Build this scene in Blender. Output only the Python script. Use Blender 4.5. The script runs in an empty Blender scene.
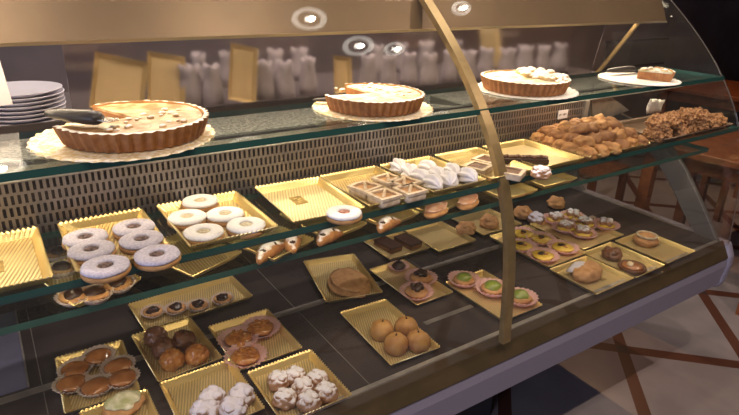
import bpy, bmesh, math, random
from mathutils import Vector, Matrix, noise
random.seed(7)
PI = math.pi
sc = bpy.context.scene
COL = sc.collection
H = 1.5                                   # eye height of the photographer

# ---------------------------------------------------------------- camera
F_PX, CX, CY = 575.0, 369.5, 207.5
vx = Vector((1290 - CX, CY, -F_PX)); vy = Vector((-45 - CX, CY + 40, -F_PX))
AX = vx.normalized(); AY = (vy - AX * vy.dot(AX)).normalized(); AZ = AX.cross(AY)
ROT = Matrix((AX, AY, AZ))                # world <- camera
cd = bpy.data.cameras.new('camera'); cam = bpy.data.objects.new('camera', cd); COL.objects.link(cam)
cd.sensor_width = 36; cd.lens = F_PX * 36 / 739; cd.clip_start = .02
cam.matrix_world = Matrix.Translation((0, 0, H)) @ ROT.to_4x4()
sc.camera = cam

def W(px, py, z):                         # measured point of the photo on the horizontal plane of height z
    d = ROT @ Vector((px - CX, CY - py, -F_PX))
    t = (z - H) / d.z
    return Vector((d.x * t, d.y * t, z))
def WY(px, py, y):
    d = ROT @ Vector((px - CX, CY - py, -F_PX)); t = y / d.y
    return Vector((d.x * t, y, H + d.z * t))

# ---------------------------------------------------------------- materials
def nd(nt, typ, **kw):
    n = nt.nodes.new(typ)
    for k, v in kw.items():
        if hasattr(n, k): setattr(n, k, v)
        else: n.inputs[k].default_value = v
    return n
def c4(c): return (c[0], c[1], c[2], 1)
def mat(name, c1, c2=None, scale=20, rough=.5, metal=0, bump=0, bscale=None, detail=3, lo=.4, hi=.6, spec=.5, sss=0, coat=0):
    m = bpy.data.materials.new(name); m.use_nodes = True; nt = m.node_tree
    b = nt.nodes['Principled BSDF']; b.inputs['Roughness'].default_value = rough; b.inputs['Metallic'].default_value = metal
    b.inputs['Base Color'].default_value = c4(c1); b.inputs['Specular IOR Level'].default_value = spec
    if coat: b.inputs['Coat Weight'].default_value = coat; b.inputs['Coat Roughness'].default_value = .1
    if sss:
        b.inputs['Subsurface Weight'].default_value = sss; b.inputs['Subsurface Radius'].default_value = (.01, .006, .004)
    if c2 or bump:
        tc = nd(nt, 'ShaderNodeTexCoord')
    if c2:
        n = nd(nt, 'ShaderNodeTexNoise', Scale=scale, Detail=detail)
        r = nd(nt, 'ShaderNodeValToRGB'); r.color_ramp.elements[0].position = lo; r.color_ramp.elements[1].position = hi
        r.color_ramp.elements[0].color = c4(c1); r.color_ramp.elements[1].color = c4(c2)
        nt.links.new(tc.outputs['Object'], n.inputs['Vector']); nt.links.new(n.outputs['Fac'], r.inputs['Fac'])
        nt.links.new(r.outputs['Color'], b.inputs['Base Color'])
    if bump:
        n2 = nd(nt, 'ShaderNodeTexNoise', Scale=bscale or scale, Detail=3)
        bp = nd(nt, 'ShaderNodeBump', Strength=bump, Distance=.003)
        nt.links.new(tc.outputs['Object'], n2.inputs['Vector']); nt.links.new(n2.outputs['Fac'], bp.inputs['Height'])
        nt.links.new(bp.outputs['Normal'], b.inputs['Normal'])
    return m
def sugar_mat(name, base, base2, sugar, cover=.2, scale=90, rough=.8, soft=.25):
    """dough with icing sugar sifted over its upper side (in the pastry's own space)"""
    m = mat(name, base, base2, scale=35, rough=rough); nt = m.node_tree; b = nt.nodes['Principled BSDF']
    src = b.inputs['Base Color'].links[0].from_socket
    tc = nd(nt, 'ShaderNodeTexCoord'); sx = nd(nt, 'ShaderNodeSeparateXYZ'); nt.links.new(tc.outputs['Normal'], sx.inputs[0])
    n = nd(nt, 'ShaderNodeTexNoise', Scale=scale, Detail=4); nt.links.new(tc.outputs['Object'], n.inputs['Vector'])
    a = nd(nt, 'ShaderNodeMath', operation='ADD'); nt.links.new(sx.outputs['Z'], a.inputs[0]); nt.links.new(n.outputs['Fac'], a.inputs[1])
    r = nd(nt, 'ShaderNodeMapRange'); r.inputs['From Min'].default_value = 1.0 - cover; r.inputs['From Max'].default_value = 1.0 - cover + soft
    nt.links.new(a.outputs[0], r.inputs['Value'])
    mx = nd(nt, 'ShaderNodeMix', data_type='RGBA'); mx.inputs[7].default_value = c4(sugar)
    nt.links.new(r.outputs[0], mx.inputs[0]); nt.links.new(src, mx.inputs[6]); nt.links.new(mx.outputs[2], b.inputs['Base Color'])
    return m
def gold_mat(name, c, rough=.32, ribs=520, ang=0.0, bump=.5):
    m = mat(name, c, rough=rough, metal=.5); nt = m.node_tree; b = nt.nodes['Principled BSDF']
    tc = nd(nt, 'ShaderNodeTexCoord'); mp = nd(nt, 'ShaderNodeMapping'); mp.inputs['Rotation'].default_value = (0, 0, ang)
    w = nd(nt, 'ShaderNodeTexWave', Scale=ribs / 20.0 * 2, Distortion=.0)
    nt.links.new(tc.outputs['Object'], mp.inputs[0]); nt.links.new(mp.outputs[0], w.inputs['Vector'])
    mx = nd(nt, 'ShaderNodeMix', data_type='RGBA'); mx.inputs[6].default_value = c4([v * .62 for v in c]); mx.inputs[7].default_value = c4(c)
    nt.links.new(w.outputs['Fac'], mx.inputs[0]); nt.links.new(mx.outputs[2], b.inputs['Base Color'])
    bp = nd(nt, 'ShaderNodeBump', Strength=bump, Distance=.002); nt.links.new(w.outputs['Fac'], bp.inputs['Height']); nt.links.new(bp.outputs['Normal'], b.inputs['Normal'])
    return m
def glass_mat(name, tint=(.97, .985, .98), f0=.04, rough=0.0, veil=.0):
    m = bpy.data.materials.new(name); m.use_nodes = True; nt = m.node_tree; nt.nodes.clear()
    out = nd(nt, 'ShaderNodeOutputMaterial'); tr = nd(nt, 'ShaderNodeBsdfTransparent'); tr.inputs[0].default_value = c4(tint)
    gl = nd(nt, 'ShaderNodeBsdfGlossy'); gl.inputs['Roughness'].default_value = rough; gl.inputs['Color'].default_value = (1, 1, 1, 1)
    lw = nd(nt, 'ShaderNodeLayerWeight'); p = nd(nt, 'ShaderNodeMath', operation='POWER'); p.inputs[1].default_value = 5
    nt.links.new(lw.outputs['Facing'], p.inputs[0])
    ma = nd(nt, 'ShaderNodeMath', operation='MULTIPLY_ADD'); ma.inputs[1].default_value = 1 - f0; ma.inputs[2].default_value = f0
    nt.links.new(p.outputs[0], ma.inputs[0])
    mx = nd(nt, 'ShaderNodeMixShader'); nt.links.new(ma.outputs[0], mx.inputs[0]); nt.links.new(tr.outputs[0], mx.inputs[1]); nt.links.new(gl.outputs[0], mx.inputs[2])
    last = mx
    if veil:                                # diffuse haze mixed in to lift the blacks behind the pane
        df = nd(nt, 'ShaderNodeBsdfDiffuse'); df.inputs[0].default_value = (.8, .78, .74, 1)
        m2 = nd(nt, 'ShaderNodeMixShader'); m2.inputs[0].default_value = veil
        nt.links.new(mx.outputs[0], m2.inputs[1]); nt.links.new(df.outputs[0], m2.inputs[2]); last = m2
    nt.links.new(last.outputs[0], out.inputs[0])
    return m
def thin_mat(name, c, trans=.45):          # paper cups
    m = bpy.data.materials.new(name); m.use_nodes = True; nt = m.node_tree; nt.nodes.clear()
    out = nd(nt, 'ShaderNodeOutputMaterial'); d = nd(nt, 'ShaderNodeBsdfDiffuse'); t = nd(nt, 'ShaderNodeBsdfTranslucent'); mx = nd(nt, 'ShaderNodeMixShader')
    d.inputs[0].default_value = c4(c); t.inputs[0].default_value = c4(c); mx.inputs[0].default_value = trans
    nt.links.new(d.outputs[0], mx.inputs[1]); nt.links.new(t.outputs[0], mx.inputs[2]); nt.links.new(mx.outputs[0], out.inputs[0])
    return m
def emit(name, c, s):
    m = bpy.data.materials.new(name); m.use_nodes = True; nt = m.node_tree; nt.nodes.clear()
    out = nd(nt, 'ShaderNodeOutputMaterial'); e = nd(nt, 'ShaderNodeEmission'); e.inputs[0].default_value = c4(c); e.inputs[1].default_value = s
    nt.links.new(e.outputs[0], out.inputs[0]); return m

def frosted(name, c, rough):
    m = bpy.data.materials.new(name); m.use_nodes = True; nt = m.node_tree; nt.nodes.clear()
    out = nd(nt, 'ShaderNodeOutputMaterial'); g = nd(nt, 'ShaderNodeBsdfGlass', Roughness=rough, IOR=1.3); g.inputs['Color'].default_value = c4(c)
    nt.links.new(g.outputs[0], out.inputs[0]); return m
M = {}
M['glass'] = glass_mat('front_glass', (.985, .985, .98), .035, veil=.007)
M['endglass'] = glass_mat('end_glass', (.9, .92, .91), .03)
M['door'] = frosted('tinted_door', (.84, .80, .80), .11)
M['shelf'] = glass_mat('shelf_glass', (.90, .95, .93), .045)
M['shelf_edge'] = mat('green_glass_edge', (.028, .085, .070), rough=.12, spec=.6)
M['teal_edge'] = mat('teal_glass_edge', (.06, .22, .20), rough=.15)
M['brass'] = mat('brushed_brass', (.36, .255, .115), (.30, .21, .095), scale=30, rough=.38, metal=.55)
M['hood'] = mat('bronze_hood', (.27, .175, .088), (.24, .155, .08), scale=6, rough=.38, metal=.35)
M['hoodlip'] = mat('brass_lip', (.75, .58, .32), rough=.3, metal=.7)
M['rail'] = mat('bronze_rail', (.135, .092, .046), (.11, .078, .04), scale=12, rough=.42, metal=.4)
M['panel'] = mat('grey_panel', (.29, .26, .315), rough=.5)
M['dark'] = mat('dark_plinth', (.035, .03, .03), rough=.7)
M['deck'] = mat('deck_steel', (.055, .044, .040), (.042, .034, .032), scale=9, rough=.24, metal=.1)
M['steel'] = mat('steel', (.55, .52, .48), (.42, .40, .38), scale=25, rough=.35, metal=.8)
M['grille'] = mat('grille_metal', (.25, .215, .195), (.20, .175, .16), scale=14, rough=.30, metal=.65)
M['bluesteel'] = mat('blue_grey_plate', (.13, .13, .20), (.09, .09, .14), scale=7, rough=.3)  # blue of the reflected daylight put into the colour
M['granite'] = mat('granite', (.07, .065, .065), (.42, .40, .39), scale=130, rough=.3, lo=.45, hi=.55, detail=2)
M['plastic'] = mat('end_frame_plastic', (.15, .135, .12), (.13, .118, .105), scale=20, rough=.45)
M['gold'] = gold_mat('gold_card', (.88, .68, .32), ang=.35)
M['gold_pale'] = gold_mat('pale_gold_card', (.92, .76, .42), rough=.45, ang=.35, bump=.3)
M['goldrim'] = mat('gold_rim', (.80, .60, .24), rough=.28, metal=.6)
M['golddark'] = mat('gold_emblem', (.30, .19, .05), (.5, .34, .1), scale=60, rough=.35, metal=.6)
M['goldink'] = mat('gold_stroke', (.85, .68, .3), rough=.3, metal=.6)
M['darktray'] = mat('bronze_tray', (.16, .10, .06), rough=.4, metal=.4)
M['crust'] = mat('baked_crust', (.40, .17, .05), (.30, .115, .032), scale=55, rough=.65, bump=.3, bscale=200)
M['crustrim'] = sugar_mat('sugared_crust', (.55, .29, .10), (.42, .2, .06), (.90, .84, .72), cover=-.12, scale=150)
M['cream'] = mat('cream_filling', (.78, .58, .28), (.93, .86, .70), scale=38, rough=.6, bump=.5, bscale=120)
M['jamtop'] = mat('glazed_jam_filling', (.34, .16, .045), (.80, .62, .36), scale=30, rough=.4, lo=.42, hi=.72, bump=.4, bscale=90)
M['greencream'] = mat('pistachio_cream', (.42, .42, .20), (.85, .80, .62), scale=32, rough=.5, bump=.4, bscale=100)
M['crumble'] = sugar_mat('sugar_crumble', (.62, .40, .17), (.7, .5, .25), (.95, .90, .80), cover=.1, scale=120)
M['lace'] = mat('gold_lace_card', (.70, .52, .26), (.88, .80, .66), scale=120, rough=.5, metal=.3, bump=.6, bscale=180)
M['whitelace'] = mat('white_lace_card', (.82, .76, .66), (.90, .86, .80), scale=120, rough=.6, bump=.6, bscale=180)
M['black'] = mat('black_handle', (.035, .028, .026), rough=.42)
M['blade'] = mat('blade_steel', (.55, .52, .48), rough=.2, metal=1)
M['porcelain'] = mat('porcelain', (.88, .84, .92), rough=.3)
M['card'] = mat('white_card', (.58, .55, .58), rough=.7)
M['ink'] = mat('dark_ink', (.12, .10, .09), rough=.7)
M['biscuit'] = mat('shortbread', (.50, .27, .10), (.40, .20, .07), scale=70, rough=.75, bump=.3, bscale=250)
M['icing'] = mat('lilac_icing_sugar', (.46, .42, .51), (.60, .56, .64), scale=240, rough=.9, bump=.25, bscale=380)  # pale sugar with the lilac of the daylight put into its colour
M['icingwhite'] = mat('white_icing_sugar', (.80, .77, .76), (.88, .85, .82), scale=240, rough=.9, bump=.25, bscale=380)
M['jamdark'] = mat('dark_jam', (.03, .012, .009), (.20, .12, .11), scale=150, rough=.65)
M['jamcream'] = mat('cream_centre', (.45, .36, .22), (.6, .52, .36), scale=150, rough=.5)
M['jamred'] = mat('red_jam', (.30, .06, .03), (.5, .25, .18), scale=150, rough=.35)
M['choc'] = mat('dark_chocolate', (.035, .015, .008), (.06, .028, .014), scale=60, rough=.3, bump=.3, bscale=160)
M['truffle'] = mat('milk_chocolate', (.11, .042, .016), (.17, .065, .022), scale=70, rough=.35, bump=.5, bscale=200)
M['caramel'] = mat('caramel_glaze', (.38, .13, .025), (.52, .22, .05), scale=70, rough=.18, coat=.6, bump=.5, bscale=150)
M['amber'] = mat('amber_jelly', (.36, .135, .035), (.46, .19, .06), scale=50, rough=.16, coat=.7)
M['shell'] = mat('pastry_shell', (.55, .30, .12), (.45, .22, .08), scale=60, rough=.7)
M['cup'] = thin_mat('pink_paper_cup', (.86, .58, .54))
M['cupw'] = thin_mat('white_paper_cup', (.72, .60, .52))
M['puff'] = sugar_mat('sugared_puff', (.33, .16, .07), (.42, .22, .10), (.80, .77, .80), cover=.10, scale=120, soft=.45)
M['lilacpuff'] = sugar_mat('sugared_bun', (.30, .17, .10), (.36, .22, .14), (.66, .63, .74), cover=.26, scale=90, soft=.45)
M['peach'] = mat('peach_bun', (.42, .22, .05), (.26, .10, .03), scale=28, rough=.6, lo=.35, hi=.7)
M['stem'] = mat('dark_clove', (.06, .03, .015), rough=.6)
M['green'] = mat('pistachio_glaze', (.19, .24, .035), (.26, .32, .05), scale=40, rough=.28, coat=.4)
M['yellow'] = mat('lemon_custard', (.68, .44, .05), (.78, .55, .10), scale=45, rough=.25, coat=.4)
M['roll'] = mat('almond_biscuit', (.36, .16, .045), (.50, .26, .085), scale=42, rough=.7, bump=.35, bscale=150)
M['rolldark'] = mat('dark_almond_biscuit', (.24, .10, .03), (.35, .16, .05), scale=42, rough=.7, bump=.35, bscale=150)
M['nuts'] = mat('chopped_nuts', (.24, .095, .025), (.48, .25, .10), scale=170, rough=.6, bump=.9, bscale=230)
M['meringue'] = mat('meringue', (.74, .70, .72), (.82, .78, .78), scale=80, rough=.8)
M['paste'] = mat('almond_paste', (.58, .42, .26), (.72, .58, .42), scale=60, rough=.75, bump=.4, bscale=180)
M['croissant'] = sugar_mat('sugared_croissant', (.42, .19, .06), (.30, .12, .04), (.85, .80, .78), cover=-.16, scale=75)
M['pinkpastry'] = mat('pink_glazed_pastry', (.60, .30, .18), (.72, .48, .36), scale=50, rough=.45)
M['wood'] = mat('reddish_wood', (.26, .085, .028), (.19, .06, .02), scale=16, rough=.4)
M['wall'] = mat('plum_wall', (.26, .20, .20), (.21, .165, .165), scale=3, rough=.8)
M['walldark'] = mat('dark_wall', (.055, .04, .036), rough=.85)
M['ceil'] = mat('ceiling_paint', (.22, .19, .17), rough=.9)
M['counter'] = mat('back_counter', (.17, .14, .14), (.14, .115, .115), scale=6, rough=.5)
M['bag'] = mat('paper_bag', (.62, .56, .56), (.50, .45, .45), scale=25, rough=.85)
M['chrome'] = mat('chrome_ring', (.8, .8, .8), rough=.12, metal=1)
M['lampface'] = emit('lamp_face', (1, .93, .82), 16)
M['lampring'] = emit('lamp_ring', (1, .93, .82), 4)
M['tube'] = emit('tube_light', (1, .82, .58), 9)
M['daylight'] = emit('daylight_pane', (.62, .72, 1.0), 2.6)

# floor: cream stone tiles with terracotta strips laid diagonally
def floor_mat():
    m = mat('stone_floor', (.33, .28, .27), (.28, .24, .235), scale=5, rough=.28); nt = m.node_tree; b = nt.nodes['Principled BSDF']
    src = b.inputs['Base Color'].links[0].from_socket
    tc = nd(nt, 'ShaderNodeTexCoord'); sp = nd(nt, 'ShaderNodeSeparateXYZ'); nt.links.new(tc.outputs['Object'], sp.inputs[0])
    def mth(op, a, b_):
        n = nd(nt, 'ShaderNodeMath', operation=op)
        for i, v in enumerate((a, b_)):
            if isinstance(v, (int, float)): n.inputs[i].default_value = v
            else: nt.links.new(v, n.inputs[i])
        return n.outputs[0]
    X, Y = sp.outputs['X'], sp.outputs['Y']
    u = mth('MULTIPLY', mth('ADD', X, Y), .7071); v = mth('MULTIPLY', mth('SUBTRACT', X, Y), .7071)
    def strip(s, off, per, hw):
        t = mth('MODULO', mth('ADD', mth('SUBTRACT', s, off), per * 40.5), per)
        return mth('LESS_THAN', mth('ABSOLUTE', mth('SUBTRACT', t, per / 2), 0), hw)
    su = strip(u, 2.29, .637, .029); sv = strip(v, .712, .513, .025)
    st = mth('MAXIMUM', su, sv); cr = mth('MULTIPLY', su, sv)
    mx = nd(nt, 'ShaderNodeMix', data_type='RGBA'); mx.inputs[7].default_value = (.115, .045, .028, 1)
    nt.links.new(st, mx.inputs[0]); nt.links.new(src, mx.inputs[6])
    m2 = nd(nt, 'ShaderNodeMix', data_type='RGBA'); m2.inputs[7].default_value = (.06, .04, .035, 1)
    nt.links.new(cr, m2.inputs[0]); nt.links.new(mx.outputs[2], m2.inputs[6]); nt.links.new(m2.outputs[2], b.inputs['Base Color'])
    return m
M['floor'] = floor_mat()

# ---------------------------------------------------------------- builders
def box(bm, x0, x1, y0, y1, z0, z1):
    v = [bm.verts.new((x, y, z)) for z in (z0, z1) for y in (y0, y1) for x in (x0, x1)]
    for f in ((0, 2, 3, 1), (4, 5, 7, 6), (0, 1, 5, 4), (2, 6, 7, 3), (0, 4, 6, 2), (1, 3, 7, 5)): bm.faces.new([v[i] for i in f])
    return v
def prism(bm, pts, x0, x1):               # closed (y, z) outline pushed along X
    a = [bm.verts.new((x0, y, z)) for y, z in pts]; b = [bm.verts.new((x1, y, z)) for y, z in pts]; n = len(pts)
    fs = [bm.faces.new(a[::-1]), bm.faces.new(b)]
    for i in range(n): fs.append(bm.faces.new((a[i], a[(i + 1) % n], b[(i + 1) % n], b[i])))
    return fs
def lathe(bm, prof, n=32, mod=None, cx=0, cy=0, a0=0, a1=None):
    full = a1 is None; a1 = 2 * PI if full else a1
    rings = []; cnt = n if full else n + 1
    for i in range(cnt):
        a = a0 + (a1 - a0) * i / n; r_ = []
        for k, (r, z) in enumerate(prof):
            rr, zz = (r, z) if mod is None else mod(r, z, a, k)
            r_.append(bm.verts.new((cx + rr * math.cos(a), cy + rr * math.sin(a), zz)))
        rings.append(r_)
    for i in range(n):
        p, q = rings[i], rings[(i + 1) % cnt]
        for k in range(len(prof) - 1): bm.faces.new((p[k], q[k], q[k + 1], p[k + 1]))
    if not full:
        for r_ in (rings[0][::-1], rings[-1]):
            bm.faces.new(r_)
    bmesh.ops.remove_doubles(bm, verts=bm.verts, dist=1e-6)
    return bm
def blob(bm, rx, ry, rz, amp=.1, fr=2.0, sub=3, seed=0, cx=0, cy=0, cz=0, flat=True, ridge=None):
    g = bmesh.ops.create_icosphere(bm, subdivisions=sub, radius=1)
    for v in g['verts']:
        p = v.co.copy(); d = 1 + amp * noise.noise(p * fr + Vector((seed * 7.3, seed * 1.7, 3.1)))
        if ridge: d *= ridge(p)
        q = Vector((p.x * rx * d, p.y * ry * d, p.z * rz * d))
        if flat and q.z < -rz * .6: q.z = -rz * .6
        v.co = q + Vector((cx, cy, cz + (rz * .6 if flat else 0)))
    return bm
def tube(bm, pts, r, n=8):
    rings = []
    for i, p in enumerate(pts):
        p = Vector(p); t = (Vector(pts[min(i + 1, len(pts) - 1)]) - Vector(pts[max(i - 1, 0)])).normalized()
        u = t.cross(Vector((0, 0, 1)) if abs(t.z) < .9 else Vector((1, 0, 0))).normalized(); w = t.cross(u)
        rr = r[i] if isinstance(r, (list, tuple)) else r
        rings.append([bm.verts.new(p + (u * math.cos(2 * PI * k / n) + w * math.sin(2 * PI * k / n)) * rr) for k in range(n)])
    for a, b in zip(rings, rings[1:]):
        for k in range(n): bm.faces.new((a[k], a[(k + 1) % n], b[(k + 1) % n], b[k]))
    bm.faces.new(rings[0][::-1]); bm.faces.new(rings[-1]); return bm

def obj(name, bm, m, parent=None, smooth=False, loc=None, bevel=0, offset=None):
    bmesh.ops.recalc_face_normals(bm, faces=bm.faces)
    me = bpy.data.meshes.new(name); bm.to_mesh(me); bm.free()
    for x in (m if isinstance(m, (list, tuple)) else [m]): me.materials.append(x)
    if smooth:
        for p in me.polygons: p.use_smooth = True
    o = bpy.data.objects.new(name, me); COL.objects.link(o)
    if parent:
        o.parent = parent
        if offset: o.location = -Vector(parent.location)      # mesh was given in world coordinates
    if loc is not None: o.location = loc
    if bevel:
        b = o.modifiers.new('bevel', 'BEVEL'); b.width = bevel; b.segments = 2; b.limit_method = 'ANGLE'
    return o
def tag(o, label, cat, group=None):
    o['label'] = label; o['category'] = cat
    if group: o['group'] = group
    return o
def thing(name, label, cat, loc=(0, 0, 0), rot=0, group=None):
    o = bpy.data.objects.new(name, None); COL.objects.link(o); o.empty_display_size = .02
    o.location = loc; o.rotation_euler = (0, 0, rot); return tag(o, label, cat, group)
def dup(root, loc, rot, label=None, group=None, scale=None):
    r = root.copy(); COL.objects.link(r); r.location = loc; r.rotation_euler = (0, 0, rot)
    if label: r['label'] = label
    if group: r['group'] = group
    if scale: r.scale = (scale,) * 3
    for ch in [c for c in root.children]:
        c = ch.copy(); COL.objects.link(c); c.parent = r
        for g in ch.children:
            d = g.copy(); COL.objects.link(d); d.parent = c
    return r
def struct(name, bm, m, **k):
    o = obj(name, bm, m, **k); o['kind'] = 'structure'; return o
def B(): return bmesh.new()

# ---------------------------------------------------------------- the room
b = B(); box(b, -4, 9, -4, 4, -.1, 0); struct('floor', b, M['floor'])
b = B(); box(b, -4, 9, -4, 4, 2.6, 2.7); struct('ceiling', b, M['ceil'])
b = B(); box(b, -4, 9, 3.4, 3.5, 0, 2.6); struct('wall_back', b, M['wall'])
b = B(); box(b, -4, 9, -4.1, -4, 0, 2.6); struct('wall_front', b, M['walldark'])
b = B(); box(b, 9, 9.1, -4, 4, 0, 2.6); struct('wall_right', b, M['walldark'])
b = B()
for a in ((-4, -2.6, 0, 2.6), (.2, 3.4, 0, 2.6), (-2.6, .2, 0, .5), (-2.6, .2, 2.3, 2.6)): box(b, -4.1, -4, a[0], a[1], a[2], a[3])
struct('wall_left', b, M['walldark'])
b = B(); box(b, -4.08, -4.06, -2.6, .2, .5, 2.3); w_ = struct('window_1', b, M['daylight'])
b = B()
for y in (-2.6, -1.22, .15): box(b, -4.05, -3.98, y, y + .05, .5, 2.3)
for z in (.5, 2.25): box(b, -4.05, -3.98, -2.6, .2, z, z + .05)
obj('window_frame', b, M['walldark'], w_)

# ---------------------------------------------------------------- the display case
PC = [1.311, 1.353, .724, -.863, -.746]
def glass_y(dz): z = -dz; return PC[0] + PC[1] * z + PC[2] * z ** 2 + PC[3] * z ** 3 + PC[4] * z ** 4
PROF = [(glass_y(d), H - d) for d in [.048 + (.862 - .048) * i / 40 for i in range(41)]]
def offset_prof(t):
    out = []
    for i, (y, z) in enumerate(PROF):
        y0, z0 = PROF[max(i - 1, 0)]; y1, z1 = PROF[min(i + 1, 40)]
        n = Vector((-(z0 - z1), (y0 - y1))).normalized(); out.append((y + n.x * t, z + n.y * t))
    return out
XL, XE, XM = -.9, 2.12, .986
case = thing('display_case', 'long curved-glass pastry display case with brass trim standing on tiled floor', 'display case', (.6, 1.25, 0))
def cpart(name, bm, m, **k): return obj(name, bm, m, case, offset=True, **k)
inn, outp = offset_prof(.006), PROF
for x0, x1 in ((XL, XM - .001), (XM + .001, XE - .006)):
    b = B(); prism(b, outp + inn[::-1], x0, x1); cpart('front_glass', b, M['glass'], smooth=True).data.set_sharp_from_angle(angle=.5)
# mullion: flat brass strip on the joint between the panes
b = B(); prism(b, offset_prof(-.004) + offset_prof(.012)[::-1], XM - .014, XM + .013)
cpart('mullion', b, M['brass'])
# end pane with its bright polished edge
b = B(); ep = [(y, z) for y, z in PROF] + [(1.62, .638), (1.62, H - .05)]
fs = prism(b, ep, XE - .005, XE + .003)
for i, f in enumerate(fs): f.material_index = 1 if 2 <= i < 42 else 0
cpart('end_glass', b, [M['endglass'], M['steel']])
# hood over the lamps
hs = [(1.21, .134), (1.245, .062), (1.30, .044), (1.56, .044), (1.56, .13), (1.545, .13), (1.545, .06), (1.31, .06), (1.262, .075), (1.228, .134)]
b = B(); prism(b, [(y, H - d) for y, d in hs], XL, 2.085); hood = cpart('hood', b, M['hood'])
b = B(); prism(b, [(y, H - d) for y, d in ((1.207, .131), (1.229, .131), (1.229, .137), (1.207, .137))], XL, 2.085); cpart('hood_lip', b, M['hoodlip'])
for i in range(3):
    b = B(); x0 = -.85 + i * .95; tube(b, [(x0, 1.40, H - .085), (x0 + .88, 1.40, H - .085)], .013, 10); cpart('lamp_tube', b, M['tube'])
# shelves
def shelf(y0, y1, dz, x0, x1):
    b = B(); vs = box(b, x0, x1, y0, y1, H - dz - .013, H - dz)
    b.faces.ensure_lookup_table()
    for f in b.faces:
        n = f.normal if f.normal.length else (f.normal_update() or f.normal)
        f.normal_update(); n = f.normal
        f.material_index = 0 if abs(n.z) > .5 else (2 if n.x > .5 else 1)
    return cpart('glass_shelf', b, [M['shelf'], M['shelf_edge'], M['teal_edge']])
S1, S2, S3 = .293, .449, .537
shelf(.975, 1.222, S1, XL, 2.105); shelf(.888, 1.098, S2, XL, 2.105); shelf(.955, 1.20, S3, XL, 2.08)
for (y0, y1, dz, xs) in ((1.09, 1.21, S1, (-.35, XM + .03)), (1.02, 1.10, S2, (-.35, XM + .03, 2.075)), (1.08, 1.30, S3, (-.35, XM + .03, 2.075))):
    for x in xs:
        b = B(); prism(b, [(y0, H - dz - .0135), (y1, H - dz - .0135), (y1, H - dz - .035), (y0, H - dz - .02)], x - .004, x + .004)
        cpart('shelf_bracket', b, M['plastic'])
for nm, y, dz in (('upper_lamp_strip', 1.075, S1 + .0135), ('lower_lamp_strip', .972, S3 + .0135), ('middle_lamp_strip', .904, S2 + .0135)):  # strips added under the shelves to carry the fill lights
    b = B(); box(b, XL, 2.05, y - .006, y + .006, H - dz - .006, H - dz - .0005); cpart('lamp_strip', b, M['dark'])
# slotted grille behind the second shelf
XG = WY(583, 112, 1.106).x
b = B(); z1, z0, yg = H - .350, H - .458, 1.106; rows = 5; rh = (z1 - z0) / rows
for r in range(rows + 1):
    z = z0 + r * rh; box(b, XL, XG, yg, yg + .002, z - (.0022 if r else 0), z + (.0022 if r < rows else 0))
pitch = .0105
for r in range(rows):
    za, zb = z0 + r * rh + .0022, z0 + (r + 1) * rh - .0022; k = 0; x = XL + (.5 * pitch if r % 2 else 0)
    while x < XG - .006:
        v = [b.verts.new(p) for p in ((x, yg, za), (x + .0052, yg, za), (x + .0052, yg, zb), (x, yg, zb), (x, yg + .002, za), (x + .0052, yg + .002, za), (x + .0052, yg + .002, zb), (x, yg + .002, zb))]
        for f in ((0, 1, 2, 3), (5, 4, 7, 6), (4, 0, 3, 7), (1, 5, 6, 2)): b.faces.new([v[i] for i in f])
        x += pitch
cpart('slotted_grille', b, M['grille'])
b = B(); box(b, XL, XG, 1.135, 1.145, H - .46, H - .352); cpart('grille_backing', b, M['walldark'])  # dark sheet added behind the grille so its slots read as shade
b = B(); box(b, XG, XG + .018, 1.100, 1.13, H - .449, H - .350); cpart('grille_post', b, M['steel'])
b = B(); q_ = [WY(px, py, 1.15) for px, py in ((590, 97), (608, 95), (628, 110), (592, 123))]
f1 = [b.verts.new((c.x, 1.145, c.z)) for c in q_]; f2 = [b.verts.new((c.x, 1.155, c.z)) for c in q_]
b.faces.new(f1); b.faces.new(f2[::-1])
for i in range(4): b.faces.new((f1[i], f1[(i + 1) % 4], f2[(i + 1) % 4], f2[i]))
cpart('support_panel', b, M['steel'])
# server-side ledge
b = B(); box(b, XL, 2.10, 1.104, 1.225, H - .350, H - .348); cpart('ledge_plate', b, M['steel'])
b = B(); box(b, XL, 2.10, 1.225, 1.415, H - .366, H - .347); cpart('granite_ledge', b, M['granite'])
b = B(); box(b, XL, 2.10, 1.415, 1.424, H - .366, H - .344); cpart('ledge_trim', b, M['hoodlip'])
b = B(); tube(b, [(2.0, 1.262, H - .137), (2.0, 1.372, H - .303), (2.0, 1.404, H - .347)], .008, 10); cpart('brass_strut', b, M['brass'])
b = B(); prism(b, [(1.425, H - .345), (1.430, H - .345), (1.392, H - .12), (1.387, H - .12)], .155, 2.0); cpart('sliding_door', b, M['door'])
# deck
b = B(); box(b, XL, 2.09, .858, 1.70, H - .875, H - .860); cpart('deck', b, M['deck'])
for y0, y1, x0, x1 in ((1.214, 1.236, XL, 1.9), (.980, .995, .86, 1.03)):
    b = B(); box(b, x0, x1, y0, y1, H - .8602, H - .8590); cpart('steel_strip', b, M['steel'])
b = B(); box(b, XL, 2.09, .846, .858, H - .868, H - .856); cpart('sill_strip', b, M['steel'])
for x in (-.015, .60, 1.045, 1.66):
    b = B(); box(b, x - .001, x + .001, .862, 1.69, H - .8602, H - .8592); cpart('deck_seam', b, M['plastic'])
b = B(); box(b, XL, -.042, 1.245, 1.69, H - .8602, H - .8585); cpart('deck_plate', b, M['bluesteel'])  # bluish sheet standing in for a daylight reflection on the deck
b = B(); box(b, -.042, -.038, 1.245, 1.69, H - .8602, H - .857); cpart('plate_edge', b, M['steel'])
b = B(); box(b, XL, 2.09, 1.60, 1.61, H - .86, H - .366); cpart('back_panel', b, M['walldark'])
b = B(); box(b, XL, XL + .01, .90, 1.60, H - .86, H - .36); cpart('left_panel', b, M['panel'])
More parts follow.
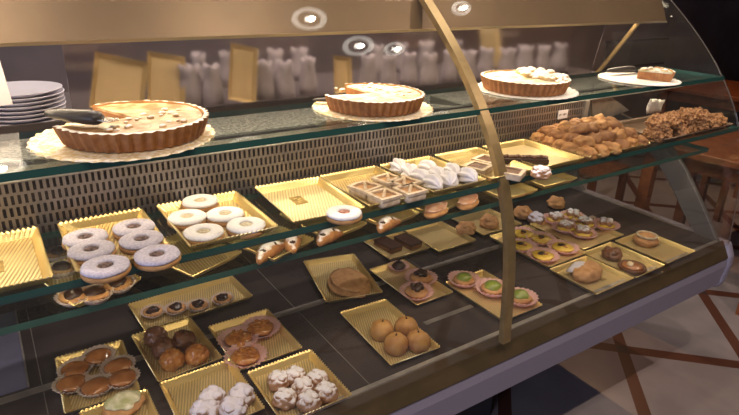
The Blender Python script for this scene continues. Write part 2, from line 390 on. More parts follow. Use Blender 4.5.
# bronze rail, grey front and the body below
b = B(); prism(b, [(.846, H - .858), (.812, H - .918), (.818, H - .926), (.862, H - .926), (.862, H - .876), (.850, H - .866)], XL, 2.125); cpart('bronze_rail', b, M['rail'], bevel=.003)
b = B(); prism(b, [(.816, H - .922), (.812, H - .95), (.822, H - 1.03), (.834, H - 1.042), (.88, H - 1.042), (.88, H - .927)], XL, 2.125); cpart('front_panel', b, M['panel'])
b = B(); prism(b, [(.83, H - .865), (.808, H - .915), (.806, H - .95), (.815, H - 1.03), (.835, H - 1.055), (1.70, H - 1.055), (1.70, H - .865)], 2.126, 2.165); cpart('end_cap', b, M['panel'], bevel=.012)
b = B(); box(b, XL, 2.125, .88, 1.70, H - 1.04, H - .877); cpart('body', b, M['dark'])
b = B(); box(b, XL, 1.33, 1.125, 1.15, 0, H - 1.041); cpart('toe_board', b, M['dark'])
b = B(); box(b, XL, 2.05, 1.52, 1.66, 0, H - 1.041); cpart('plinth', b, M['panel'])
# end frame with a rounded window opening
def ring_prism(bm, outer, inner, x0, x1):
    n = len(outer); V = {}
    for s, pts in (('o', outer), ('i', inner)):
        for x in (x0, x1): V[s, x] = [bm.verts.new((x, y, H - d)) for y, d in pts]
    for i in range(n):
        j = (i + 1) % n
        bm.faces.new((V['o', x0][i], V['o', x0][j], V['i', x0][j], V['i', x0][i])); bm.faces.new((V['o', x1][j], V['o', x1][i], V['i', x1][i], V['i', x1][j]))
        bm.faces.new((V['o', x0][j], V['o', x0][i], V['o', x1][i], V['o', x1][j])); bm.faces.new((V['i', x0][i], V['i', x0][j], V['i', x1][j], V['i', x1][i]))
outer = [(.845, .868), (.93, .752), (1.02, .64), (1.09, .575), (1.20, .520), (1.40, .475), (1.72, .455), (1.72, .60), (1.72, .80), (1.72, .93), (1.45, .93), (1.10, .93), (.86, .93)]
inner = [(.935, .858), (.975, .82), (1.075, .70), (1.15, .625), (1.22, .59), (1.38, .565), (1.44, .575), (1.475, .62), (1.485, .74), (1.470, .82), (1.425, .855), (1.10, .860), (.95, .865)]
b = B(); ring_prism(b, outer, inner, 2.092, 2.114); cpart('end_frame', b, M['plastic'], bevel=.004)

# hood lamp, where its tubes sit; fill lights added under the shelves
def area(name, loc, size, sy, power, col, rot=(0, 0, 0)):
    l = bpy.data.lights.new(name, 'AREA'); l.shape = 'RECTANGLE'; l.size = size; l.size_y = sy; l.energy = power; l.color = col
    o = bpy.data.objects.new(name, l); COL.objects.link(o); o.location = loc; o.rotation_euler = rot; return o
WARM = (1, .80, .55)
area('hood_lamp', (.56, 1.272, H - .120), 2.9, .045, 14, WARM, (math.radians(-12), 0, 0))
area('upper_shelf_lamp', (.60, 1.075, H - .330), 2.9, .014, 3.0, WARM, (math.radians(-14), 0, 0))
area('middle_shelf_lamp', (.60, .906, H - S2 - .0205), 2.9, .010, 2.0, WARM, (math.radians(42), 0, 0))
area('lower_shelf_lamp', (.60, .974, H - S3 - .0205), 2.9, .010, 2.4, WARM, (math.radians(22), 0, 0))
def spot(name, loc, tgt, power, ang, col, blend=.5, r=.015):
    l = bpy.data.lights.new(name, 'SPOT'); l.energy = power; l.spot_size = math.radians(ang); l.spot_blend = blend; l.color = col; l.shadow_soft_size = r
    o = bpy.data.objects.new(name, l); COL.objects.link(o); o.location = loc
    o.rotation_euler = (Vector(tgt) - Vector(loc)).to_track_quat('-Z', 'Y').to_euler(); return o

# ---------------------------------------------------------------- trays
def tray_parts(root, w, d, base_m, rim_m, h=.014, emblem=None):
    wi, di = w - .022, d - .022
    b = B(); box(b, -wi / 2, wi / 2, -di / 2, di / 2, 0, .0022); obj('tray_base', b, base_m, root)
    nx, ny = int(w / .004) // 2 * 2, int(d / .004) // 2 * 2
    def loop(W_, D_, z, amp):
        P = []
        for i in range(nx): P.append((-W_ / 2 + W_ * i / nx, -D_ / 2, 0, -1, i))
        for i in range(ny): P.append((W_ / 2, -D_ / 2 + D_ * i / ny, 1, 0, i))
        for i in range(nx): P.append((W_ / 2 - W_ * i / nx, D_ / 2, 0, 1, i))
        for i in range(ny): P.append((-W_ / 2, D_ / 2 - D_ * i / ny, -1, 0, i))
        return [(x + nx_ * amp * (k % 2), y + ny_ * amp * (k % 2), z + amp * (k % 2)) for x, y, nx_, ny_, k in P]
    b = B(); R = []
    for W_, D_, z, a in ((wi - .001, di - .001, .0001, 0), (w - .006, d - .006, h - .002, .002), (w, d, h, .0028), (w + .0015, d + .0015, h - .0014, .0028), (w - .004, d - .004, h - .0042, .002), (wi + .001, di + .001, 0, 0)):
        R.append([b.verts.new(p) for p in loop(W_, D_, z, a)])
    n = len(R[0])
    for p, q in zip(R, R[1:] + R[:1]):
        for i in range(n): b.faces.new((p[i], p[(i + 1) % n], q[(i + 1) % n], q[i]))
    obj('tray_rim', b, rim_m, root)
    if emblem:
        ex, ey, s = emblem
        b = B(); box(b, ex - s * .62, ex + s * .62, ey - s, ey + s, .0022, .0030)
        e = obj('emblem', b, M['golddark'], root)
        b = B()
        for k, (ax, ay, bx, by) in enumerate(((-.35, .3, .1, .5), (-.1, -.1, .3, .2), (-.2, -.5, .25, -.3))):
            tube(b, [(ex + ax * s, ey + ay * s, .0032), (ex + (ax + bx) / 2 * s, ey + (ay + by) / 2 * s + .002, .0032), (ex + bx * s, ey + by * s, .0032)], .0008, 5)
        obj('emblem_lettering', b, M['goldink'], e)
TR = {}
def tray(key, x, y, w, d, rot, z, label, group, pale=False, emblem=None, base=None, h=.014, tilt=None):
    t = thing('gold_tray' if base is None else 'serving_tray', label, 'tray', (x, y, z), math.radians(rot), group)
    tray_parts(t, w, d, base or (M['gold_pale'] if pale else M['gold']), M['goldrim'] if base is None else base, h, emblem)
    TR[key] = (t, x, y, w, d, rot, z); return t
ZD, Z2, Z3, Z1 = H - .8588, H - S2 + .0004, H - S3 + .0004, H - S1 + .0004
GD, G2, G3 = 'gold trays on the lower deck', 'gold trays on the middle glass shelf', 'gold trays on the narrow lower glass shelf'
DECK = [
 ('T1', .090, 1.198, .142, .205, -2, 'gold tray holding six amber jelly tarts at the left of the lower deck'),
 ('T2', .366, 1.393, .292, .145, 3, 'long gold tray with four small chocolate-filled tarts at the back of the deck'),
 ('T3', .268, 1.205, .145, .205, 3, 'gold tray with five round chocolate truffles in front of the chocolate tart tray'),
 ('T4', .281, .995, .160, .190, 0, 'half-empty gold tray with dusted buns at its front edge and a dark emblem'),
 ('T5', .443, 1.144, .160, .200, 0, 'gold tray with three caramel nut tarts in pink paper'),
 ('T6', .457, .932, .160, .185, 0, 'gold tray full of sugar-dusted cream puffs at the front of the deck'),
 ('T7', .105, .985, .130, .200, 0, 'gold tray with a greenish pastry at the bottom left front'),
 ('T8', .788, 1.300, .165, .250, -13, 'slightly turned gold tray with one flat brown cake behind the peach buns'),
 ('T9', .748, 1.000, .142, .250, -3, 'gold tray with four peach-shaped buns at the front of the deck'),
 ('T10', .950, 1.172, .130, .235, 0, 'gold tray with chocolate-topped pastries in pink cups'),
 ('T11', 1.110, .990, .150, .235, 0, 'gold tray with three green-glazed tarts straddling the brass glass joint'),
 ('T12', 1.478, 1.148, .190, .262, 0, 'gold tray with yellow custard tarts right of the brass glass joint'),
 ('T13', 1.462, .917, .178, .172, 0, 'gold tray with one iced pastry and an emblem in front of the custard tarts'),
 ('T14', 1.700, 1.160, .225, .235, 0, 'gold tray with sugared fruit cups right behind the custard tarts'),
 ('T15', 1.640, .928, .155, .195, 0, 'gold tray of dark glazed pastries right of the iced pastry'),
 ('T16', 1.825, .930, .170, .190, 0, 'rightmost gold tray on the deck with a round brown bun'),
 ('T17', 1.235, 1.380, .165, .200, 0, 'gold tray in the dim back row behind the brass glass joint'),
 ('T18', 1.470, 1.400, .190, .200, 0, 'gold tray in the dim back row right of the brass glass joint'),
 ('T19', 1.060, 1.400, .160, .170, 0, 'gold tray of dark chocolate slices at the back of the deck'),
]
for k, x, y, w, d, r, lab in DECK:
    em = {'T4': (0, .02, .018), 'T13': (.02, -.02, .016)}.get(k)
    tray(k, x, y, w, d, r, ZD, lab, GD, emblem=em)
MID = [
 ('Sa', -.061, .992, .185, .205, 0, 'empty gold tray with a dark square emblem at the far left of the middle shelf', False, (.022, -.005, .021)),
 ('Sb', .138, .990, .142, .205, 0, 'gold tray under six lilac-sugared ring cookies', False, None),
 ('Sc', .320, .990, .160, .205, 0, 'gold tray with five sugared cookies with cream centres', False, None),
 ('Sd', .517, .990, .152, .205, -3, 'nearly empty pale gold tray with an emblem and one white cookie', True, (-.012, .02, .022)),
 ('Se', .680, .990, .152, .205, 0, 'gold tray of square almond pastries on the middle shelf', False, None),
 ('Sf', .848, .990, .155, .205, 0, 'gold tray of white piped meringues left of the brass glass joint', True, None),
 ('Sg', 1.018, .990, .150, .205, 0, 'gold tray with dark-framed biscuits behind the brass glass joint', False, None),
 ('Sg2', 1.195, .990, .165, .205, 0, 'gold tray with a dark chocolate bar right of the brass glass joint', True, None),
 ('Sh', 1.440, .990, .280, .205, 0, 'wide gold tray heaped with brown almond biscuits', True, None),
]
for k, x, y, w, d, r, lab, pale, em in MID: tray(k, x, y, w, d, r, Z2, lab, G2, pale, em)
tray('Si', 1.86, .992, .40, .205, 0, Z2, 'dark bronze tray of nut clusters at the right end of the middle shelf', G2, base=M['darktray'])
def corner_tray(key, fl, rot, w, d, lab, pale=False):
    a = math.radians(rot); ux, uy = Vector((math.cos(a), math.sin(a))), Vector((-math.sin(a), math.cos(a)))
    c = Vector(fl) + ux * w / 2 + uy * d / 2
    tray(key, c.x, c.y, w, d, rot, Z3, lab, G3, pale)
corner_tray('U1', (.058, .945), 17, .118, .17, 'tilted gold tray of chocolate-centred tarts below the lilac cookies')
corner_tray('U2', (.255, .943), 22, .120, .17, 'empty ribbed gold tray turned cornerwise under the cream-centred cookies')
corner_tray('U3', (.409, .929), 20, .118, .17, 'gold tray with two sugared chocolate croissants, corner over the shelf edge')
corner_tray('U4', (.548, .960), 11, .115, .17, 'gold tray with one sugared twist under the pale emblem tray')
corner_tray('U45', (.690, .950), 11, .115, .17, 'gold tray with one sugared twist under the almond squares')
corner_tray('U5', (.829, .948), 14, .160, .17, 'gold tray with pink-glazed slices under the white meringues')
tray('U6', 1.115, 1.030, .125, .18, 0, Z3, 'empty bright tray directly right of the brass glass joint on the lower shelf', G3, True)
tray('U7', 1.285, 1.035, .135, .17, 0, Z3, 'second bright empty tray right of the brass glass joint on the lower shelf', G3, True)

# ---------------------------------------------------------------- top shelf tarts
def tart(label, cx, cy, R, h, a0, a1, top_m, board_label, board_m, br, topping=None, rim_m=None, bx=0, by=0, group='crostata tarts on the top shelf'):
    z = Z1
    bd = B(); lathe(bd, [(0, 0), (br * .96, 0), (br, .0018), (br * .985, .004), (br * .86, .0026), (0, .0026)], 96, lambda r, zz, a, k: (r * (1 + (.018 * math.cos(36 * a) if k in (1, 2, 3) else 0)), zz + (.0012 * math.cos(36 * a) if k == 3 else 0)))
    o = obj('cake_board', bd, board_m, None, loc=(cx + bx, cy + by, z)); tag(o, board_label, 'cake board', 'scalloped cake boards on the top shelf')
    t = thing('crostata_tart', label, 'tart', (cx, cy, z + .0042), 0, group)
    N = max(12, int(44 * (a1 - a0) / (2 * PI))) ; n = N * 6
    def mod(r, zz, a, k):
        f = 1 + .020 * math.cos(44 * a) if k in (1, 2, 3) else 1
        return r * f, zz + (.0016 * noise.noise(Vector((a * 9, k, 1))) if k in (3, 4) else 0)
    full = abs(a1 - a0 - 2 * PI) < 1e-3
    b = B(); lathe(b, [(0, 0), (R * .91, 0), (R * .98, h * .7), (R, h), (R * .95, h + .001), (R * .925, h - .007), (0, h - .007)], n, mod, a0=a0, a1=None if full else a1)
    for f in b.faces:
        c = f.calc_center_median(); r = math.hypot(c.x, c.y)
        f.material_index = 1 if c.z > h - .004 and r > R * .9 else 0
    obj('crust', b, [M['crust'], rim_m or M['crustrim']], t)
    b = B()
    def modf(r, zz, a, k):
        p = Vector((r * math.cos(a) * 40, r * math.sin(a) * 40, 5))
        return r, zz + (.0022 * noise.noise(p) if 1 < k < 9 else 0)
    prof = [(0, h - .0068)] + [(R * .92, h - .0068)] + [(R * .92 * (1 - i / 8), h - .0022) for i in range(8)] + [(0, h - .0015)]
    lathe(b, prof, n // 2, modf, a0=a0 + (0 if full else .01), a1=None if full else a1 - .01)
    obj('filling', b, top_m, t, smooth=False)
    if topping: topping(t, R, h)
    return t
def lumps(a0, a1, r0, r1, count, size, m, hh):
    def f(t, R, h):
        b = B(); rnd = random.Random(count)
        for i in range(count):
            a = rnd.uniform(a0, a1); r = R * math.sqrt(rnd.uniform(r0 ** 2, r1 ** 2)); s = size * rnd.uniform(.6, 1.3)
            blob(b, s * 1.2, s, s * .75, .3, 2, 2, i, r * math.cos(a), r * math.sin(a), h - .004 + hh * rnd.random(), flat=False)
        obj('sugar_crumble', b, m, t, smooth=True)['kind'] = 'stuff'
    return f
p = WY(131, 131, 1.10)
tart('large golden tart with a wedge missing and dark knife on its left edge', p.x + .006, 1.100, .133, .034, -PI * .95, PI * .62, M['jamtop'],
     'gold lace board under the leftmost tart with the knife', M['lace'], .158, lumps(-2.2, .4, .1, .8, 26, .005, M['crumble'], .004), bx=-.016)
p = WY(373, 104, 1.10)
tart('golden tart behind the glass left of the brass joint, wedge cut at left', p.x, 1.100, .118, .033, -PI * 1.06, PI * .52, M['cream'],
     'gold lace board under the second tart from the left', M['lace'], .140, lumps(-1.0, 2.4, .2, .9, 30, .005, M['crumble'], .003))
p3 = WY(524, 86, 1.098)
tart('whole tart right of the brass joint with raised white crumble on its right half', p3.x, 1.098, .120, .034, 0, 2 * PI, M['greencream'],
     'white lace board under the whole crumble-topped tart', M['whitelace'], .140, lumps(-1.3, 1.0, .0, .95, 120, .010, M['crumble'], .010), bx=.010)
p4 = W(649, 76.5, Z1 + .01)
ts = tart('last remaining slice of tart on the rightmost cake board', p4.x - .040, p4.y + .016, .105, .030, -PI * .36, PI * .02, M['greencream'],
     'white lace board at the right end holding one tart slice', M['whitelace'], .122, lumps(-1.0, 0, .15, .8, 16, .007, M['crumble'], .004), bx=.012, by=.0)
# knives: moulded handle, thin blade
def knife(label, p0, p1, lift0, lift1, w=.011, blade=.0, name='cake_knife', long_blade=False):
    a = Vector(p0); c = Vector(p1); dirv = (c - a)
    t = thing(name, label, 'knife', (a.x, a.y, a.z + lift0), math.atan2(dirv.y, dirv.x), 'knives on the top shelf')
    L = math.hypot(dirv.x, dirv.y); dz = (c.z + lift1) - (a.z + lift0)
    t.rotation_euler = (0, -math.atan2(dz, L), math.atan2(dirv.y, dirv.x))
    b = B(); tube(b, [(L * s, 0, 0) for s in (0, .06, .25, .5, .75, .92, 1.0)], [w * k for k in (.25, .5, .72, .85, .95, .9, .55)], 12)
    for v in b.verts: v.co.z *= .75
    obj('handle', b, M['black'], t, smooth=True)
    b = B()
    vs = [(L, -.012), (L + blade * .8, -.014), (L + blade, .004), (L + blade * .8, .012), (L, .012)]
    lo = [b.verts.new((x, y, -.001)) for x, y in vs]; hi = [b.verts.new((x, y, .0006)) for x, y in vs]
    b.faces.new(lo[::-1]); b.faces.new(hi)
    for i in range(5): b.faces.new((lo[i], lo[(i + 1) % 5], hi[(i + 1) % 5], hi[i]))
    obj('blade', b, M['blade'], t)
    return t
zt = Z1 + .0042 + .034
k0, k1 = W(46, 115, zt + .012), W(102, 121, zt + .010)
knife('black-handled cake knife lying across the leftmost tart', k0, k1, .004, .004, .0175, .03)
k0, k1 = W(313, 100, Z1 + .012), W(333, 99.5, Z1 + .012)
knife('dark cake knife in the gap of the second tart', k0, k1, 0, 0, .008, .012)
k0, k1 = W(607, 72, Z1 + .014), W(634, 70, Z1 + .014)
knife('dark cake knife on the board with the single slice', k0, k1, .004, .004, .016, .012)

# plates and card at the left
pl = thing('dessert_plate', 'white dessert plate in the stack behind the leftmost tart', 'plate', (0, 0, 0), 0, 'white plates stacked at the left')
b = B(); lathe(b, [(0, 0), (.058, 0), (.066, .003), (.106, .015), (.107, .0175), (.104, .0178), (.064, .0065), (0, .0055)], 56); obj('plate_body', b, M['porcelain'], pl, smooth=True)
ZC = H - .415
tp = WY(19, 88, 1.80)
NPL = 9; dzp = (tp.z - .0175 - ZC) / (NPL - 1)
pl.location = (tp.x, 1.80, ZC + .0005)
for i in range(1, NPL):
    q = dup(pl, (tp.x + random.uniform(-.003, .003), 1.80 + random.uniform(-.003, .003), ZC + .0005 + dzp * i), random.uniform(0, 6))
    if i == NPL - 1: q['label'] = 'topmost white dessert plate of the stack at the left'
cy_ = 1.36
cs = thing('card_sign', 'blank white card sign at the left edge of the photo in front of the plates', 'sign', (WY(-12, 100, cy_).x, cy_, H - .347))
pts = [WY(px, py, cy_) for px, py in ((-24, 57), (-2, 54), (13, 104), (-24, 109))]
b = B(); f1 = [b.verts.new((c.x, cy_ - .002, c.z)) for c in pts]; f2 = [b.verts.new((c.x, cy_ + .002, c.z)) for c in pts]
b.faces.new(f1); b.faces.new(f2[::-1])
for i in range(4): b.faces.new((f1[i], f1[(i + 1) % 4], f2[(i + 1) % 4], f2[i]))
obj('card', b, M['card'], cs, offset=True)
b = B(); lathe(b, [(0, 0), (.02, 0), (.02, .003), (.002, .005), (.002, pts[3].z - (H - .347) + .004), (0, pts[3].z - (H - .347) + .004)], 20); obj('stand', b, M['steel'], cs)

# ---------------------------------------------------------------- pastries
def at(px, py, base, lift=.012):           # centre of a pastry seen at (px, py), lift above the tray it sits on
    p = W(px, py, base + lift); return (p.x, p.y, base)
def ontray(key): return TR[key][6] + .0024
rnd = random.Random(3)
# --- ring cookies (two shortbread discs, sugared top with a hole, jam)
def ring_cookie(label, loc, top_m, jam_m, group, R=.037):
    t = thing('linzer_cookie', label, 'cookie', loc, rnd.uniform(0, 6), group)
    b = B(); lathe(b, [(0, 0), (R * .95, 0), (R, .003), (R * .99, .007), (R * .94, .0085), (0, .0085)], 48, lambda r, z, a, k: (r * (1 + .008 * math.sin(5 * a)), z)); obj('biscuit_base', b, M['biscuit'], t, smooth=True)
    b = B(); ri = R * .33
    lathe(b, [(ri, .0086), (R * .93, .0086), (R * .98, .0105), (R * .95, .0140), (R * .80, .0162), (ri * 1.25, .0160), (ri * 1.02, .0148), (ri, .0086)], 48, lambda r, z, a, k: (r * (1 + .01 * math.sin(6 * a + 1)), z)); obj('sugared_top', b, top_m, t, smooth=True)
    b = B(); lathe(b, [(0, .0086), (ri * .97, .0086), (ri * .97, .0125), (ri * .6, .0152), (0, .0158)], 24, lambda r, z, a, k: (r, z + (.0012 * noise.noise(Vector((r * 300, a * 2, 0))) if k >= 3 else 0))); obj('jam', b, jam_m, t)
    return t
G = 'lilac-sugared ring cookies'
c1 = ring_cookie('lilac-sugared ring cookie, rear left of the six on one tray', at(84, 230, ontray('Sb'), .026), M['icing'], M['jamdark'], G)
def place(src, pts, key, labels, group, lift=.014, dz=None, scale=None):
    out = []
    for i, ((px, py), lab) in enumerate(zip(pts, labels)):
        l = at(px, py, ontray(key), lift); z = l[2] + (dz[i] if dz else 0)
        out.append(dup(src, (l[0], l[1], z), rnd.uniform(0, 6), lab, group, scale))
    return out
place(c1, [(90, 242), (104, 258), (133, 220), (140.5, 232), (156, 247)], 'Sb',
      ['lilac-sugared ring cookie, middle of the left column on its tray', 'lilac-sugared ring cookie at the front left, dark jam centre, overhanging the shelf edge',
       'lilac-sugared ring cookie, rear right of the six on one tray', 'lilac-sugared ring cookie, middle of the right column on its tray',
       'lilac-sugared ring cookie at the front right with sugar over its jam'], G, .026)
for o_ in [o for o in COL.objects if o.name.startswith('linzer_cookie') and o['group'] == G]: pass
G = 'cookies with cream centres'
c2 = ring_cookie('sugared cookie with cream centre, rearmost of the five on its tray', at(200, 201, ontray('Sc')), M['icingwhite'], M['jamcream'], G, .036)
place(c2, [(187, 216), (225, 213), (203.5, 231), (246, 224)], 'Sc',
      ['sugared cookie with cream centre, at the left of the five on its tray', 'sugared cookie with cream centre, in the middle of the five on its tray',
       'sugared cookie with cream centre, front left of the five above the shelf edge', 'sugared cookie with cream centre, front right of the five above the shelf edge'], G)
ring_cookie('single white cookie with red jam alone on the pale emblem tray', at(344, 212.5, ontray('Sd')), M['icingwhite'], M['jamred'], None or 'cookies', .036)

# --- paper cups with a filling
def cup_pastry(name, label, cat, loc, group, R, cup_m, body_m, top=None, ch=.016, dome=.012, cupn=22):
    fl = 1.22 if cup_m is M['cup'] else 1.04
    t = thing(name, label, cat, loc, rnd.uniform(0, 6), group)
    b = B()
    mod = lambda r, z, a, k: (r * (1 + (.065 * math.cos(cupn * a) if k in (2, 3, 4) else .02 * math.cos(cupn * a))), z + (.0012 * math.sin(3 * a) if k in (2, 3) else 0))
    lathe(b, [(0, 0), (R * .70, 0), (R * fl, ch), (R * (fl - .02), ch), (R * .67, .0012), (0, .0012)], 88, mod); obj('paper_cup', b, cup_m, t, smooth=True)
    b = B(); lathe(b, [(0, .0014), (R * .62, .0014), (R * .82, ch * .75), (R * .80, ch * .9), (R * .55, ch * .9 + dome * .6), (R * .28, ch * .9 + dome * .92), (0, ch * .9 + dome)], 28,
                   lambda r, z, a, k: (r * (1 + .04 * math.sin(3 * a + k)), z + .001 * math.sin(2 * a + k))); obj('pastry', b, body_m, t, smooth=True)
    if top: top(t, R, ch * .9 + dome)
    return t
def top_blob(m, s=.5, hh=.5, n=1, name='topping', spread=0):
    def f(t, R, h):
        for i in range(n):
            a = 2 * PI * i / max(n, 1) + .4
            b = B(); blob(b, R * s, R * s * .85, R * s * hh, .25, 2.2, 3, i + 3, spread * R * math.cos(a), spread * R * math.sin(a), h - R * s * hh * .5, flat=False); obj(name, b, m, t, smooth=True)
    return f
G = 'amber jelly tarts in paper cups'
a0 = cup_pastry('jelly_tart', 'amber jelly tart, topmost of the six at the left of the deck', 'tart', at(98, 356, ontray('T1')), G, .036, M['cupw'], M['amber'], dome=.008)
place(a0, [(75.5, 368), (118, 365), (71, 382), (96, 385), (122, 377)], 'T1', ['amber jelly tart, upper left of the six on its tray', 'amber jelly tart, upper right of the six on its tray',
      'small-looking amber jelly tart at the lower left of its tray', 'amber jelly tart at the front middle of its tray', 'shiny amber jelly tart at the front right of its tray'], G)
G = 'small chocolate-filled tarts'
def top_cream(t, R, h):
    b = B(); blob(b, R * .66, R * .60, R * .45, .3, 2.5, 3, 2, 0, 0, h - R * .2, flat=False); obj('chocolate', b, M['choc'], t, smooth=True)
a1 = cup_pastry('chocolate_tart', 'small chocolate-filled tart, leftmost in the row of four at the back', 'tart', at(153, 311, ontray('T2')), G, .030, M['cupw'], M['shell'], top_cream, ch=.014, dome=.003)
place(a1, [(176, 307), (198, 304), (222.5, 297.5)], 'T2', ['small chocolate-filled tart, second from left in the row of four', 'small chocolate-filled tart, third from left in the row of four', 'small chocolate-filled tart, rightmost in the row of four'], G)
G = 'chocolate truffles'
def truffle(label, loc, m, group, R=.028):
    t = thing('chocolate_truffle', label, 'truffle', loc, rnd.uniform(0, 6), group)
    b = B(); blob(b, R, R, R * .95, .16, 3, 4, 5); obj('ball', b, m, t, smooth=True)
    b = B()
    for i in range(9):
        a = i * .7; pts = [(R * .8 * math.cos(a + k * .5) * math.sin(.25 + k * .3), R * .8 * math.sin(a + k * .5) * math.sin(.25 + k * .3), R * .57 + R * .98 * math.cos(.25 + k * .3)) for k in range(4)]
        tube(b, pts, .0014, 5)
    obj('chocolate_drizzle', b, m, t, smooth=True); return t
t0 = truffle('dark round truffle at the rear left of the five on its tray', at(156, 337, ontray('T3'), .016), M['truffle'], G)
place(t0, [(184, 341), (164, 349)], 'T3', ['dark round truffle at the rear right of the five on its tray', 'dark round truffle in the middle of the five on its tray'], G, .016)
t1 = truffle('reddish glazed truffle at the front left of its tray', at(172, 360, ontray('T3'), .016), M['caramel'], G)
place(t1, [(197, 355)], 'T3', ['reddish glazed truffle at the front right of its tray'], G, .016)
G = 'caramel nut tarts in pink paper'
def nuts_top(t, R, h):
    b = B()
    for i in range(14):
        a = i * 2.4; r = R * .55 * math.sqrt(i / 14)
        blob(b, .006, .0045, .0022, .3, 2, 2, i, r * math.cos(a), r * math.sin(a), h - .001, flat=False)
    obj('caramel_nuts', b, M['caramel'], t, smooth=True)
n0 = cup_pastry('nut_tart', 'caramel nut tart in pink paper, rear right of three', 'tart', at(260.5, 325, ontray('T5'), .02), G, .041, M['cup'], M['caramel'], nuts_top, ch=.016, dome=.010)
place(n0, [(238, 336), (245.5, 353)], 'T5', ['caramel nut tart in pink paper, rear left of three', 'caramel nut tart in pink paper, at the front of three'], G, .02)

# --- puffs and buns
def puff(name, label, cat, loc, m, group, R, hh=.8, amp=.22, seed=1, lobes=4):
    t = thing(name, label, cat, loc, rnd.uniform(0, 6), group)
    b = B(); blob(b, R, R * .93, R * hh, amp, 2.3, 4, seed); obj('choux', b, m, t, smooth=True)
    b = B()
    for i in range(lobes):
        a = 2 * PI * i / lobes + .5; blob(b, R * .42, R * .4, R * .34, .25, 2, 3, seed + i, R * .42 * math.cos(a), R * .42 * math.sin(a), R * hh * 1.18, flat=False)
    obj('sugared_crown', b, m, t, smooth=True); return t
G = 'sugar-dusted cream puffs'
pf = puff('cream_puff', 'brownish cream puff with little sugar, rear left of its tray', 'cream puff', at(279, 381, ontray('T6'), .014), M['puff'], G, .0265)
place(pf, [(295, 377), (317, 380), (303, 388), (285, 399), (326, 393), (309, 402)], 'T6', ['sugar-dusted cream puff at the rear middle of its tray', 'sugar-dusted cream puff at the rear right of its tray', 'small sugar-dusted cream puff in the centre of its tray',
      'large sugar-dusted cream puff at the front left of its tray', 'sugar-dusted cream puff at the far right of its tray', 'sugar-dusted cream puff at the front middle of its tray'], G, .014)
G = 'lilac-dusted buns'
lb = puff('sugared_bun', 'lilac-dusted bun at the rear left on the half-empty emblem tray', 'bun', at(212, 399, ontray('T4'), .014), M['lilacpuff'], G, .031, .7, .15, 4, 3)
place(lb, [(241, 396), (233, 409), (205, 412)], 'T4', ['lilac-dusted bun at the right on the half-empty emblem tray', 'lilac-dusted bun at the front right on the half-empty emblem tray', 'lilac-dusted bun cut off by the bottom edge of the photo'], G, .014)
g0 = thing('layered_pastry', 'greenish pastry on the tray at the bottom left front', 'pastry', at(124, 404, ontray('T7')))
b = B(); blob(b, .040, .034, .016, .15, 2, 4, 9); obj('pastry_body', b, M['shell'], g0, smooth=True)
b = B(); blob(b, .034, .028, .011, .2, 2, 4, 4, 0, 0, .020, flat=False); obj('pistachio_top', b, M['greencream'], g0, smooth=True)
fc = thing('flat_cake', 'low flat brown cake on the slightly turned tray', 'cake', at(349, 283, ontray('T8'), .008), math.radians(-13))
b = B(); blob(b, .062, .085, .013, .12, 2, 4, 3); obj('cake_body', b, M['biscuit'], fc, smooth=True)
b = B(); blob(b, .050, .070, .006, .2, 3, 4, 3, 0, 0, .020, flat=False); obj('sugar_glaze', b, M['shell'], fc, smooth=True)
G = 'peach-shaped buns'
pb = thing('peach_bun', 'peach-shaped bun at the rear left of four on the deck', 'bun', at(382, 331, ontray('T9'), .016), 0, G)
b = B(); blob(b, .031, .031, .029, .05, 2, 4, 2, ridge=lambda p: 1 - .06 * math.exp(-(p.x * 6) ** 2)); obj('bun_body', b, M['peach'], pb, smooth=True)
b = B(); tube(b, [(0, 0, .042), (0.001, 0, .048), (.003, .001, .052)], [.003, .002, .0015], 7); obj('stem', b, M['stem'], pb)
place(pb, [(406, 328), (396, 345), (418, 342)], 'T9', ['peach-shaped bun at the rear right of four on the deck', 'peach-shaped bun at the front left of four on the deck', 'yellowish peach-shaped bun at the front right of four on the deck'], G, .016)
G = 'chocolate-topped pastries in pink cups'
def choc_lumps(t, R, h):
    b = B()
    for i in range(8):
        a = i * 2.4; r = R * .42 * math.sqrt(i / 8); blob(b, .009, .007, .007, .35, 2, 3, i, r * math.cos(a), r * math.sin(a), h + .004, flat=False)
    obj('chocolate_curls', b, M['choc'], t, smooth=True)
ct = cup_pastry('chocolate_pastry', 'chocolate-topped pastry in a pink cup, nearer the back of its tray', 'pastry', at(421, 276, ontray('T10'), .02), G, .040, M['cup'], M['shell'], choc_lumps, ch=.020, dome=.008)
place(ct, [(416.5, 290)], 'T10', ['chocolate-topped pastry in a pink cup, nearer the front of its tray'], G, .02)
cup_pastry('chocolate_dome', 'smooth dark chocolate dome at the back left of the pink cup tray', 'pastry', at(399, 264, ontray('T10'), .016), G, .027, M['cup'], M['choc'], None, ch=.012, dome=.016)
G = 'green-glazed tarts'
def green_top(t, R, h):
    b = B(); blob(b, R * .62, R * .60, R * .40, .12, 2, 3, 5, 0, 0, h - .004, flat=False); obj('pistachio_glaze', b, M['green'], t, smooth=True)
gt = cup_pastry('pistachio_tart', 'green-glazed tart, leftmost of three in pink cups', 'tart', at(464, 279, ontray('T11'), .016), G, .039, M['cup'], M['shell'], green_top, ch=.020, dome=.006)
place(gt, [(492.5, 288)], 'T11', ['green-glazed tart just left of the brass glass joint'], G, .016, scale=1.08)
place(gt, [(520, 297)], 'T11', ['green-glazed tart just right of the brass glass joint'], G, .016, scale=1.04)
G = 'yellow custard tarts'
def choc_dot(t, R, h):
    b = B(); blob(b, R * .30, R * .24, R * .12, .3, 2.4, 3, 3, -.004, .002, h + .0005, flat=False); obj('chocolate_dot', b, M['choc'], t, smooth=True)
    b = B(); blob(b, R * .22, R * .12, R * .08, .3, 2.4, 3, 8, .007, -.004, h, flat=False); obj('caramel_dot', b, M['caramel'], t, smooth=True)
